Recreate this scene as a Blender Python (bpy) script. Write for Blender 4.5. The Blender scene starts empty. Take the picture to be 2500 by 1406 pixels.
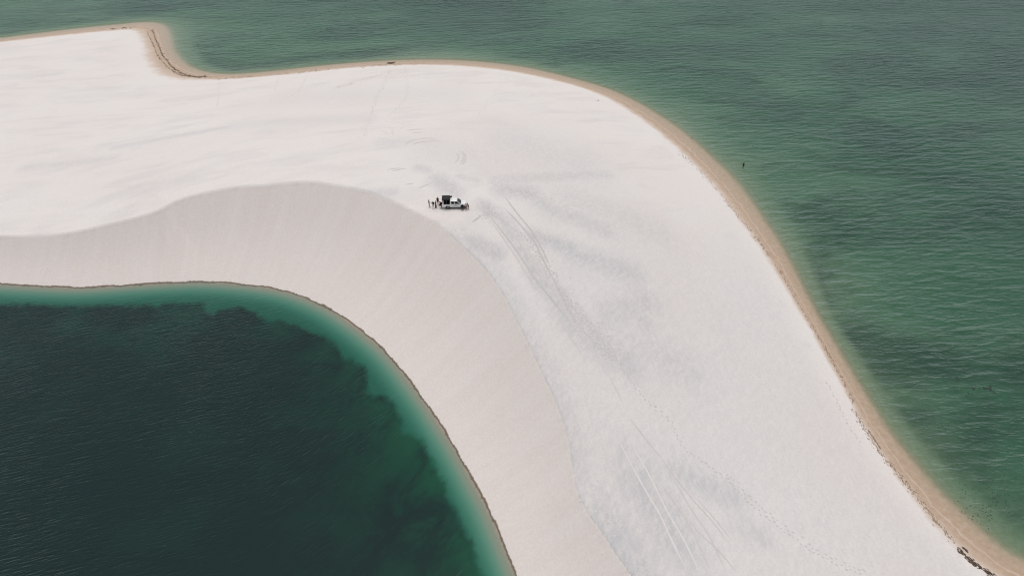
import bpy, bmesh, math, random
import numpy as np
from mathutils import Vector, Matrix

scene = bpy.context.scene
COL = scene.collection
R = math.radians

# ------------------------------------------------------------------ camera
F_PX, CAM_Z, DEP = 1806.0, 95.0, R(37.5)          # focal length in px of the 2500 px photo, height, look-down
cam_d = bpy.data.cameras.new('camera')
cam_d.sensor_width = 36.0
cam_d.lens = 36.0 * F_PX / 2500.0
cam_d.clip_start, cam_d.clip_end = 0.5, 8000
cam = bpy.data.objects.new('camera', cam_d)
COL.objects.link(cam)
cam.location = (0, 0, CAM_Z)
cam.rotation_euler = (math.pi / 2 - DEP, 0, 0)
scene.camera = cam

# ------------------------------------------------------------------ light: bright overcast, soft sun behind and left
SUN_AZ, SUN_EL = R(-20), R(76)
wd = bpy.data.worlds.new('World'); scene.world = wd; wd.use_nodes = True
wn, wl = wd.node_tree.nodes, wd.node_tree.links
sky = wn.new('ShaderNodeTexSky'); sky.sky_type = 'NISHITA'; sky.sun_disc = False
sky.sun_elevation, sky.sun_rotation = SUN_EL, SUN_AZ
sky.air_density, sky.dust_density, sky.ozone_density = 1.0, 3.0, 1.0
hs = wn.new('ShaderNodeHueSaturation'); hs.inputs['Saturation'].default_value = 0.32
wl.new(sky.outputs[0], hs.inputs['Color'])
cloud = wn.new('ShaderNodeMix'); cloud.data_type = 'RGBA'          # an even cloud deck veils most of the sky
cloud.inputs['Factor'].default_value = 0.6; cloud.inputs[7].default_value = (5.45, 5.55, 5.65, 1)
wl.new(hs.outputs[0], cloud.inputs[6]); wl.new(cloud.outputs[2], wn['Background'].inputs['Color'])
wn['Background'].inputs['Strength'].default_value = 0.11
sl = bpy.data.lights.new('sun', 'SUN'); sl.energy = 1.4; sl.angle = R(26); sl.color = (1.0, 0.965, 0.93)
sun = bpy.data.objects.new('sun', sl); COL.objects.link(sun)
sd = Vector((math.sin(SUN_AZ) * math.cos(SUN_EL), math.cos(SUN_AZ) * math.cos(SUN_EL), math.sin(SUN_EL)))
sun.rotation_euler = sd.to_track_quat('Z', 'Y').to_euler()
sun.location = sd * 300
vs = scene.view_settings
vs.view_transform, vs.look, vs.exposure, vs.gamma, vs.use_curve_mapping = 'Standard', 'None', 0.0, 1.0, False
scene.cycles.max_bounces = 6
scene.cycles.diffuse_bounces = 3
scene.cycles.transparent_max_bounces = 8
scene.cycles.use_denoising = True
scene.cycles.filter_width = 1.15

# ------------------------------------------------------------------ photo pixel -> world
def ray(px, py):
    u, v = (px - 1250) / F_PX, (py - 703) / F_PX
    c, s = math.cos(DEP), math.sin(DEP)
    return np.array([u, c - v * s, -s - v * c])
def at_z(px, py, z=0.0):
    r = ray(px, py); t = (z - CAM_Z) / r[2]
    return np.array([r[0] * t, r[1] * t])

def smooth_curve(pts, step=1.5):
    """Catmull-Rom through the points, resampled evenly (works on any number of columns, distance from the first two)."""
    p = np.array(pts, float)
    p = np.vstack([2 * p[0] - p[1], p, 2 * p[-1] - p[-2]])
    out = []
    for i in range(1, len(p) - 2):
        n = max(2, int(np.linalg.norm(p[i + 1][:2] - p[i][:2]) / step * 2))
        for t in np.linspace(0, 1, n, endpoint=False):
            a, b, c, d = p[i - 1], p[i], p[i + 1], p[i + 2]
            out.append(0.5 * (2 * b + (c - a) * t + (2 * a - 5 * b + 4 * c - d) * t * t + (3 * b - a - 3 * c + d) * t ** 3))
    out.append(p[-2]); out = np.array(out)
    L = np.concatenate([[0], np.cumsum(np.linalg.norm(np.diff(out[:, :2], axis=0), axis=1))])
    s = np.arange(0, L[-1], step)
    return np.stack([np.interp(s, L, out[:, k]) for k in range(out.shape[1])], 1)

# shorelines and the dune brink, read off the photograph
INNER = [(0,693),(100,699),(200,702),(300,697),(400,691),(500,688),(600,695),(680,707),(740,725),(800,752),(850,784),(900,822),(950,868),(1000,930),(1040,985),(1080,1045),(1120,1110),(1155,1175),(1190,1240),(1225,1320),(1260,1406)]
BRINK = [(0,577),(80,578),(150,573),(220,560),(300,540),(360,526),(400,512),(425,493),(460,480),(520,469),(575,457),(605,454),(650,455),(690,447),(730,445),(775,445),(810,452),(850,458),(900,468),(950,489),(1000,510),(1040,527),(1065,545),(1095,570),(1130,603),(1165,635),(1200,675),(1230,720),(1255,770),(1280,820),(1305,870),(1330,925),(1355,975),(1375,1030),(1388,1080),(1395,1120),(1405,1190),(1430,1245),(1470,1300),(1510,1360),(1545,1406)]
WATERLINE = [(0,100),(100,88),(200,77),(280,69),(340,64),(378,74),(392,105),(402,132),(428,158),(460,176),(500,185),(560,187),(620,185),(700,177),(800,166),(900,158),(1000,154.5),(1100,155.5),(1200,162),(1300,178),(1400,202),(1480,229),(1545,262),(1605,302),(1660,345),(1720,402),(1780,467),(1830,533),(1870,588),(1905,643),(1945,715),(1985,785),(2025,858),(2065,928),(2105,998),(2142,1058),(2185,1118),(2240,1188),(2300,1256),(2370,1322),(2450,1388)]
DRY_EDGE = [(0,104),(100,94),(200,84),(280,78),(322,81),(342,110),(350,150),(366,180),(398,197),(440,203),(500,201),(560,196),(650,188),(750,179),(850,169),(950,162),(1050,160),(1150,166),(1250,178),(1350,198),(1430,220),(1500,252),(1560,292),(1620,340),(1680,395),(1735,455),(1785,520),(1825,575),(1860,622),(1900,682),(1940,748),(1980,814),(2020,884),(2060,955),(2090,1014),(2120,1070),(2160,1130),(2200,1190),(2250,1260),(2310,1330),(2385,1406)]
SHELF = [(0,92),(100,79),(200,67),(300,57),(370,52),(412,62),(425,90),(432,120),(455,150),(490,170),(550,180),(620,177),(700,169),(800,158),(900,150),(1000,145),(1100,145),(1200,152),(1300,166),(1400,190),(1490,216),(1560,248),(1620,283),(1680,325),(1740,378),(1795,430),(1840,487),(1875,540),(1905,585),(1935,640),(1972,716),(2010,785),(2052,855),(2095,925),(2140,995),(2180,1055),(2230,1115),(2300,1195),(2365,1255),(2430,1315),(2510,1375)]

def extend(pw, first, last, n=2000.0):
    a = pw[0] + np.array(first) * n; b = pw[-1] + np.array(last) * n
    a0 = pw[0] + np.array(first) * 40; b0 = pw[-1] + np.array(last) * 40
    return a, a0, b0, b
def curve_world(px, z, first, last):
    pw = np.array([at_z(x, y, z) for x, y in px])
    c = smooth_curve(pw)
    a, a0, b0, b = extend(c, first, last)
    return np.vstack([a, a0, c, b0, b])
def near(P, C, prm=None):
    """distance, side (+ to the left of travel), arc length and interpolated parameters of the nearest point of polyline C"""
    A, B = C[:-1].astype(np.float32), C[1:].astype(np.float32)
    D = B - A; L2 = (D * D).sum(1); S0 = np.concatenate([[0], np.cumsum(np.sqrt(L2))[:-1]])
    N = len(P); dist = np.empty(N, np.float32); side = np.empty(N, np.float32); arc = np.empty(N, np.float32)
    out = None if prm is None else np.empty(N, np.float32)
    for i in range(0, N, 12000):
        p = P[i:i + 12000].astype(np.float32)
        rx = p[:, None, 0] - A[None, :, 0]; ry = p[:, None, 1] - A[None, :, 1]
        t = np.clip((rx * D[:, 0] + ry * D[:, 1]) / L2, 0, 1)
        dx = rx - t * D[:, 0]; dy = ry - t * D[:, 1]
        d2 = dx * dx + dy * dy; k = d2.argmin(1); j = np.arange(len(p))
        dist[i:i + 12000] = np.sqrt(d2[j, k])
        side[i:i + 12000] = np.sign(D[k, 0] * ry[j, k] - D[k, 1] * rx[j, k])
        tt = t[j, k]; arc[i:i + 12000] = S0[k] + tt * np.sqrt(L2[k])
        if prm is not None: out[i:i + 12000] = prm[k] * (1 - tt) + prm[k + 1] * tt
    return dist, side, arc, out

cI = curve_world(INNER, 0, (-1, 0.05), (0.30, -0.95))
cB = curve_world(WATERLINE, 0, (-0.98, -0.12), (0.75, -0.66))
cA = curve_world(DRY_EDGE, 0.5, (-0.98, -0.12), (0.75, -0.66))
cS = curve_world(SHELF, -0.3, (-0.98, -0.12), (0.75, -0.66))
# brink height: the slip face stands at the angle of repose above the inner shore
REP = math.tan(R(32))
bw = []
for x, y in BRINK:
    zs = np.linspace(0.5, 25, 300)
    pts = np.array([at_z(x, y, z) for z in zs])
    d = near(pts, cI)[0]
    k = int(np.argmax(zs - REP * d > 0)); bw.append((pts[k][0], pts[k][1], zs[k]))
bw = np.array(bw)
bw[-4:, 2] = (7.2, 7.5, 7.8, 8.0)
for i in range(len(BRINK) - 4, len(BRINK)): bw[i, :2] = at_z(*BRINK[i], bw[i, 2])
cC3 = smooth_curve(bw)
zc = cC3[:, 2].copy(); ker = np.ones(7) / 7
cC3[:, 2] = np.convolve(np.pad(zc, 3, 'edge'), ker, 'valid')
a, a0, b0, b = extend(cC3[:, :2], (-1, 0.03), (0.32, -0.94))
cC = np.vstack([a, a0, cC3[:, :2], b0, b])
zC = np.concatenate([[cC3[0, 2]] * 2, cC3[:, 2], [cC3[-1, 2]] * 2])

# ------------------------------------------------------------------ terrain grid
def axis(lo, f0, f1, hi, fine, coarse):
    far = [60, 130, 250, 500, 1000, 1700]
    a = [lo - v for v in far[::-1]] + list(np.arange(lo, f0, coarse)) + list(np.arange(f0, f1, fine)) + list(np.arange(f1, hi, coarse)) + [hi + v for v in far]
    return np.array(a)
GX = axis(-250, -112, 100, 250, 0.45, 1.0)
GY = axis(-20, 42, 205, 360, 0.45, 0.8)
nx, ny = len(GX), len(GY)
XX, YY = np.meshgrid(GX, GY)
P = np.stack([XX.ravel(), YY.ravel()], 1)

rng = np.random.RandomState(7)
def vnoise(x, y, seed=0):
    """smooth value noise on numpy arrays, roughly -1..1"""
    r = np.random.RandomState(seed); T = r.rand(256, 256) * 2 - 1
    xi, yi = np.floor(x).astype(int), np.floor(y).astype(int)
    fx, fy = x - xi, y - yi; fx = fx * fx * (3 - 2 * fx); fy = fy * fy * (3 - 2 * fy)
    g = lambda i, j: T[(xi + i) % 256, (yi + j) % 256]
    return (g(0, 0) * (1 - fx) + g(1, 0) * fx) * (1 - fy) + (g(0, 1) * (1 - fx) + g(1, 1) * fx) * fy
def fbm(x, y, seed=0, oct=4):
    s = 0; a = 1; n = 0
    for k in range(oct):
        s = s + a * vnoise(x * 2 ** k + 17.3 * k, y * 2 ** k - 9.1 * k, seed + k); n += a; a *= 0.5
    return s / n
def sstep(a, b, x):
    t = np.clip((x - a) / (b - a), 0, 1); return t * t * (3 - 2 * t)

wA = near(cB, cA)[0]; wS = near(cB, cS)[0]
wA[:2] = wA[2]; wA[-2:] = wA[-3]; wS[:2] = wS[2]; wS[-2:] = wS[-3]
dI, sI, aI, _ = near(P, cI)
dB, sB, aB, pA = near(P, cB, wA)
_, _, _, pS = near(P, cB, wS)
dC, sC, aC, hC = near(P, cC, zC)
sdI = dI * sI                                   # + on the land side of the inner shore
sdB = -dB * sB                                  # + on the land side of the outer waterline
plateau = sC > 0                                # beyond the brink, seen from the lagoon
# smooth brink height field
Hn = np.zeros(len(P)); Wn = np.zeros(len(P))
for q, z in zip(cC3[::3], cC3[::3, 2]):
    w = 1.0 / ((P[:, 0] - q[0]) ** 2 + (P[:, 1] - q[1]) ** 2 + 30.0) ** 2
    Hn += w * z; Wn += w
mixH = sstep(1.0, 9.0, dC)
H = hC * (1 - mixH) + Hn / Wn * mixH
nz = fbm(P[:, 0] / 23, P[:, 1] / 23, 3, 4)
# slip face
t1 = np.clip(sdI, 0, None) / (np.clip(sdI, 0, None) + dC + 1e-4)
z_slip = H * (t1 - 0.085 * np.sin(math.pi * t1)) + 0.015 * vnoise(aI / 2.2, t1 * 0.8, 5) * np.sin(math.pi * t1)
# windward side
t2 = dC / (dC + np.clip(sdB, 0, None) + 1e-4)
prof = 1 - (0.45 * t2 ** 2.2 + 0.55 * (0.5 - 0.5 * np.cos(math.pi * t2)))
z_wind = H * prof + 0.35 * nz * np.sin(math.pi * t2) * np.minimum(1, dC / 12) + 0.25 * np.sin(math.pi * np.clip(t2 * 1.0, 0, 1)) * vnoise(P[:, 0] / 60, P[:, 1] / 60, 9)
beach = 0.02 * sdB + 0.05 * np.clip(sdB, 0, None)
z_wind = np.maximum(z_wind, 0) + np.minimum(np.clip(sdB, 0, 6) * 0.04, 0.24)
# beds
dn = np.clip(-sdI, 0, None)
z_in = -(0.18 * sstep(0, 0.25, dn) + 0.20 * np.minimum(dn, 1.2) + 0.42 * np.clip(dn - 1.2, 0, 4.0) + 2.3 * (1 - np.exp(-np.clip(dn - 5, 0, None) / 14)))
do = np.clip(-sdB, 0, None); ps = np.maximum(pS, 0.8)
bd = fbm(P[:, 0] / 30, P[:, 1] / 18, 21, 4)
z_out = -(0.20 * np.minimum(do / ps, 1) ** 1.5 + 0.62 * sstep(0.6, 0.95 + 1.6 / ps, do / ps) + (2.0 + 1.5 * bd) * (1 - np.exp(-np.clip(do - ps, 0, None) / 20.0)))
Z = np.where(sdI < 0, z_in, np.where(sdB < 0, z_out, np.where(plateau, z_wind, z_slip)))
# level stand for the truck and the people around it
tp = at_z(1109, 505, 13.6)
rr = np.hypot((P[:, 0] - tp[0] + 1.0) / 1.0, (P[:, 1] - tp[1]) / 0.62)
k0 = rr < 6
zt0 = float(np.median(Z[k0 & plateau]))
wt = 1 - sstep(5.0, 11.0, rr)
Z = np.where(plateau, Z * (1 - wt) + zt0 * wt, Z)
ZG = Z.reshape(ny, nx)
def ground(x, y):
    i = np.clip(np.searchsorted(GX, x) - 1, 0, nx - 2); j = np.clip(np.searchsorted(GY, y) - 1, 0, ny - 2)
    fx = (x - GX[i]) / (GX[i + 1] - GX[i]); fy = (y - GY[j]) / (GY[j + 1] - GY[j])
    return (ZG[j, i] * (1 - fx) + ZG[j, i + 1] * fx) * (1 - fy) + (ZG[j + 1, i] * (1 - fx) + ZG[j + 1, i + 1] * fx) * fy
def on_ground(px, py, floor=-9.0):
    """where the pixel's ray meets the sand (or the water at floor = 0)"""
    r = ray(px, py)
    lo, hi = (20 - CAM_Z) / r[2], (-4 - CAM_Z) / r[2]
    ts = np.linspace(lo, hi, 240)
    x, y, z = r[0] * ts, r[1] * ts, CAM_Z + r[2] * ts
    g = np.maximum(ground(x, y), floor)
    k = int(np.argmax(z < g)); 
    if k == 0: k = 1
    f = (z[k - 1] - g[k - 1]) / ((z[k - 1] - g[k - 1]) - (z[k] - g[k]) + 1e-9)
    t = ts[k - 1] + f * (ts[k] - ts[k - 1])
    return np.array([r[0] * t, r[1] * t, CAM_Z + r[2] * t])

# darker, heavier sand left bare by the wind: soft streaks on the plateau (two pixel ends, half-width, amount)
GREY = [((1070,440),(1110,470),22,.6),((1180,500),(1240,548),20,.55),((1225,462),(1300,470),22,.6),((1290,470),(1340,510),22,.5),((1340,510),(1480,560),20,.5),
        ((1300,575),(1400,610),16,.7),((1400,620),(1540,665),24,.55),((1150,590),(1210,620),22,.75),((1130,560),(1180,610),16,.4),((1200,640),(1255,740),24,.5),((1280,790),(1330,880),22,.4),
        ((1350,930),(1395,1060),26,.55),((1400,1090),(1430,1220),26,.4),((1470,1270),(1560,1400),46,.8),((1560,1180),(1660,1330),44,.65),((1520,1110),(1560,1200),26,.4),((1650,1150),(1790,1215),22,.55),
        ((1790,1270),(1860,1310),16,.4),((1300,660),(1330,700),18,.7),((1350,720),(1400,790),26,.6),((1440,830),(1540,890),26,.6),((1480,770),(1580,740),28,.4),((1560,760),(1580,800),20,.4),
        ((1530,840),(1680,900),34,.3),((1060,370),(1250,400),60,.25),((1250,350),(1420,400),70,.35),((1210,440),(1480,425),20,.45),((1380,470),(1600,560),40,.3),((60,410),(280,385),9,.35),((280,360),(560,310),8,.4),((560,310),(900,290),20,.25),
        ((870,500),(960,470),12,.5),((1020,410),(1045,415),12,.5),((930,350),(1000,345),16,.3),((700,240),(1100,230),40,.2),((1240,560),(1330,700),14,.6),((1120,430),(1165,440),10,.4)]
grey = np.zeros(len(P))
for p0, p1, r_px, am in GREY:
    q0, q1 = on_ground(*p0), on_ground(*p1)
    sc = F_PX / math.sqrt(q0[0] ** 2 + q0[1] ** 2 + (CAM_Z - q0[2]) ** 2)
    rad = 1.35 * r_px / sc
    m = np.array([1.0, 0.6]); A, B = q0[:2] * m, q1[:2] * m
    PP = P * m; D = B - A; t = np.clip(((PP - A) @ D) / (D @ D + 1e-9), 0, 1)
    d = np.hypot(PP[:, 0] - A[0] - t * D[0], PP[:, 1] - A[1] - t * D[1])
    grey = np.maximum(grey, 1.0 * am * np.exp(-(d / rad) ** 2))
grey = np.maximum(grey, 0.55 * np.exp(-(dC / 3.6) ** 2) * sstep(-17, -11, P[:, 0]) * sstep(132, 122, P[:, 1]))  # brink band: grey sand, with the lee's slight shade put into the colour
grey = np.clip(grey, 0, 1) + np.maximum(0, 1 - grey) * (0.30 * sstep(0, 6, dC) * sstep(-12, 12, P[:, 0]) * sstep(175, 110, P[:, 1]) * sstep(2.0, 8.0, sdB))  # right plateau: greyer sand, also darkened in place of slope shading

# water weed on the lagoon bed: signed distance to its traced edge (+ = weed)
WEED = [(0,735),(100,738),(200,740),(300,738),(365,736),(380,739),(397,731),(490,731),(500,752),(515,756),(532,745),(580,739),(620,752),(650,774),(680,768),(720,782),(760,802),(790,810),(812,826),(835,862),(862,868),(884,886),(895,905),(893,945),(908,958),(930,953),(957,974),(978,1012),(982,1046),(1012,1056),(1030,1068),(1050,1110),(1078,1158),(1098,1212),(1122,1262),(1146,1312),(1165,1370),(1184,1410)]
cW = np.array([at_z(x, y, -0.9) for x, y in WEED])
a, a0, b0, b = extend(cW, (-1, 0.05), (0.30, -0.95)); cW = np.vstack([a, a0, cW, b0, b])
m_in = sdI < 30
weed = np.full(len(P), -40.0)
dW, sW, _, _ = near(P[m_in], cW); weed[m_in] = np.clip(-dW * sW, -40, 60)

# ------------------------------------------------------------------ material helpers
def new_mat(name):
    m = bpy.data.materials.new(name); m.use_nodes = True
    for n in list(m.node_tree.nodes): m.node_tree.nodes.remove(n)
    return m, m.node_tree.nodes, m.node_tree.links
class NG:
    """tiny node-graph writer"""
    def __init__(s, name):
        s.m, s.n, s.l = new_mat(name); s.out = s.n.new('ShaderNodeOutputMaterial')
    def node(s, t, **kw):
        nd = s.n.new(t)
        for k, v in kw.items(): setattr(nd, k, v)
        return nd
    def put(s, sock, v):
        if isinstance(v, bpy.types.NodeSocket): s.l.new(v, sock)
        elif isinstance(v, (tuple, list)): sock.default_value = tuple(v) if len(v) != 3 or len(sock.default_value) == 3 else (*v, 1)
        else: sock.default_value = v
    def math(s, op, a, b=0.0, c=None, clamp=False):
        nd = s.node('ShaderNodeMath', operation=op, use_clamp=clamp); s.put(nd.inputs[0], a); s.put(nd.inputs[1], b)
        if c is not None: s.put(nd.inputs[2], c)
        return nd.outputs[0]
    def attr(s, name):
        return s.node('ShaderNodeAttribute', attribute_name=name).outputs['Fac']
    def pos(s, scale=(1, 1, 1), rot=(0, 0, 0), loc=(0, 0, 0)):
        g = s.node('ShaderNodeNewGeometry'); mp = s.node('ShaderNodeMapping')
        s.l.new(g.outputs['Position'], mp.inputs['Vector'])
        mp.vector_type = 'TEXTURE'; mp.inputs['Scale'].default_value = tuple(1 / v for v in scale); mp.inputs['Rotation'].default_value = rot; mp.inputs['Location'].default_value = loc
        return mp.outputs[0]
    def noise(s, vec, scale=1.0, detail=3.0, rough=0.5, dist=0.0):
        nd = s.node('ShaderNodeTexNoise'); s.put(nd.inputs['Vector'], vec); s.put(nd.inputs['Scale'], scale)
        nd.inputs['Detail'].default_value = detail; nd.inputs['Roughness'].default_value = rough; nd.inputs['Distortion'].default_value = dist
        return nd.outputs['Fac']
    def ramp(s, v, a, b, lo=0.0, hi=1.0, smooth=True):
        nd = s.node('ShaderNodeMapRange', interpolation_type='SMOOTHSTEP' if smooth else 'LINEAR')
        s.put(nd.inputs['Value'], v); s.put(nd.inputs['From Min'], a); s.put(nd.inputs['From Max'], b)
        s.put(nd.inputs['To Min'], lo); s.put(nd.inputs['To Max'], hi); return nd.outputs[0]
    def mix(s, f, a, b, mode='MIX'):
        nd = s.node('ShaderNodeMix', data_type='RGBA', blend_type=mode)
        s.put(nd.inputs['Factor'], f); s.put(nd.inputs['A'] if False else nd.inputs[6], a); s.put(nd.inputs[7], b)
        return nd.outputs[2]
    def bump(s, h, strength=1.0, dist=1.0, normal=None):
        nd = s.node('ShaderNodeBump'); s.put(nd.inputs['Height'], h); nd.inputs['Strength'].default_value = strength; nd.inputs['Distance'].default_value = dist
        if normal is not None: s.l.new(normal, nd.inputs['Normal'])
        return nd.outputs[0]

# ------------------------------------------------------------------ sand
def sand_material():
    g = NG('white_quartz_sand')
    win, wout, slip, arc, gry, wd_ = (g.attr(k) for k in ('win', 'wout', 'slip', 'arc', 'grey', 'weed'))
    big = g.noise(g.pos(), 0.045, 3, 0.5); med = g.noise(g.pos(), 0.35, 4, 0.55); fine = g.noise(g.pos(), 2.6, 3, 0.6)
    col = g.mix(g.ramp(big, 0.3, 0.7), (0.740, 0.680, 0.650), (0.745, 0.704, 0.680))
    # heavier grey sand in wind streaks, plus shading painted as grey
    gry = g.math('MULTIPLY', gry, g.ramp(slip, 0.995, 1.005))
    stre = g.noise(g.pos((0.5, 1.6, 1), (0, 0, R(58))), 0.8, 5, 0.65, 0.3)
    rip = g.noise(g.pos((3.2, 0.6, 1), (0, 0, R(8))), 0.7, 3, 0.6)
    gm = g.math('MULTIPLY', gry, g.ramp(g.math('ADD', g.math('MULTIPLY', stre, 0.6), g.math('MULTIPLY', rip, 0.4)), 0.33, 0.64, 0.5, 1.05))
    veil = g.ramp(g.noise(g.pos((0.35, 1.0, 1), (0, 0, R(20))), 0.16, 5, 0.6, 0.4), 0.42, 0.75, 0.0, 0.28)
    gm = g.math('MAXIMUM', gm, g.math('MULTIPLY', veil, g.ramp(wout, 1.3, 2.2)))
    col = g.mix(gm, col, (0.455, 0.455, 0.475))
    # slip face: fine avalanche streaks, warmer sand, darkened in colour for slope shade
    cx = g.node('ShaderNodeCombineXYZ'); g.put(cx.inputs[0], arc); g.put(cx.inputs[1], g.math('MULTIPLY', slip, 1.6)); g.put(cx.inputs[2], 0.0)
    st2 = g.noise(cx.outputs[0], 0.55, 5, 0.65); st3 = g.noise(cx.outputs[0], 2.2, 3, 0.6)
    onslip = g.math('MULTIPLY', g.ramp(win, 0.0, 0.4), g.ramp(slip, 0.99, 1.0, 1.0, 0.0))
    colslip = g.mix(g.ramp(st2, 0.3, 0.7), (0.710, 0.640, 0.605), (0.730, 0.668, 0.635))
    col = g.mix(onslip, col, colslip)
    # fine mottling
    col = g.mix(1.0, col, g.mix(g.ramp(fine, 0.25, 0.75), (0.955, 0.955, 0.955), (1.04, 1.04, 1.04)), 'MULTIPLY')
    # outer beach: damp and wet tan sand
    edge = g.math('ADD', wout, g.math('MULTIPLY', g.math('SUBTRACT', med, 0.5), 0.55))
    lines = g.noise(g.pos(), 1.1, 4, 0.65)
    wetc = g.mix(g.ramp(lines, 0.3, 0.75), (0.440, 0.315, 0.225), (0.520, 0.390, 0.295))
    col = g.mix(g.ramp(edge, 0.60, 1.05, 1.0, 0.0), col, (0.610, 0.505, 0.430))
    col = g.mix(g.ramp(edge, 0.15, 0.80, 1.0, 0.0), col, wetc)
    pale = g.math('MULTIPLY', g.ramp(g.math('ABSOLUTE', g.math('ADD', wout, g.math('MULTIPLY', g.math('SUBTRACT', med, 0.5), 0.5))), 0.0, 0.07, 1.0, 0.0), 0.5)
    col = g.mix(pale, col, (0.60, 0.52, 0.45))
    # inner shore: thin dark wet cut, then sand under water
    wn_ = g.math('ADD', win, g.math('MULTIPLY', g.math('SUBTRACT', g.noise(g.pos(), 1.6, 4, 0.7), 0.5), 0.55))
    wn_ = g.math('ADD', wn_, g.ramp(g.noise(g.pos(), 0.22, 3, 0.6), 0.35, 0.7, -0.12, 0.16))
    col = g.mix(g.ramp(wn_, 0.13, 0.30, 1.0, 0.0), col, (0.200, 0.150, 0.112))
    col = g.mix(g.ramp(wn_, -0.16, -0.02, 1.0, 0.0), col, (0.430, 0.335, 0.270))
    col = g.mix(g.ramp(win, -2.5, -0.4, 1.0, 0.0), col, (0.520, 0.480, 0.400))
    # weed on the lagoon bed
    wn2 = g.math('ADD', wd_, g.math('MULTIPLY', g.math('SUBTRACT', g.noise(g.pos((1, 1, 1)), 0.45, 6, 0.7), 0.5), 2.6))
    wcol = g.mix(g.ramp(g.noise(g.pos((1, 1.3, 1)), 0.075, 4, 0.55), 0.42, 0.68), (0.012, 0.016, 0.014), (0.085, 0.165, 0.110))
    px_ = g.node('ShaderNodeSeparateXYZ'); g.l.new(g.pos(), px_.inputs[0])
    gz_ = g.math('MULTIPLY', g.math('MULTIPLY', g.ramp(wd_, 5.0, 26.0, 1.0, 0.0), g.ramp(px_.outputs[0], -46.0, -20.0)), g.ramp(g.noise(g.pos((1, .6, 1), (0, 0, R(-25))), 0.16, 4, 0.6, 0.5), 0.36, 0.66))
    wcol = g.mix(gz_, wcol, (0.110, 0.270, 0.150))
    col = g.mix(g.ramp(wn2, -0.8, 0.7), col, wcol)
    # dark growth on the lake bed
    lk = g.math('MULTIPLY', g.ramp(g.noise(g.pos((0.5, 1, 1), (0, 0, R(12))), 0.035, 6, 0.6, 0.6), 0.44, 0.64), g.ramp(wout, -2.95, -1.9, 1.0, 0.0))
    far_ = g.math('MULTIPLY', g.ramp(g.math('MULTIPLY_ADD', px_.outputs[1], 0.4, px_.outputs[0]), 190.0, 310.0), g.ramp(g.noise(g.pos((0.6, 1, 1), (0, 0, R(35))), 0.05, 5, 0.6, 0.4), 0.3, 0.6, 0.35, 1.0))
    lk = g.math('MAXIMUM', lk, far_)
    col = g.mix(g.math('MULTIPLY', lk, 0.85), col, (0.070, 0.075, 0.050))
    bmp = g.math('ADD', g.math('MULTIPLY', med, 0.05), g.math('ADD', g.math('MULTIPLY', fine, 0.012), g.math('MULTIPLY', g.math('MULTIPLY', st3, onslip), 0.015)))
    bmp = g.math('ADD', bmp, g.math('MULTIPLY', g.math('MULTIPLY', rip, gm), 0.10))
    nrm = g.bump(bmp, 0.8, 1.0)
    b = g.node('ShaderNodeBsdfPrincipled'); g.put(b.inputs['Base Color'], col)
    wet = g.math('MULTIPLY', g.ramp(edge, 0.1, 0.7, 1.0, 0.0), g.ramp(win, 0.3, 0.6))
    g.put(b.inputs['Roughness'], g.ramp(wet, 0, 1, 0.92, 0.55)); b.inputs['Specular IOR Level'].default_value = 0.25
    g.l.new(nrm, b.inputs['Normal']); g.l.new(b.outputs[0], g.out.inputs['Surface'])
    return g.m

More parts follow.
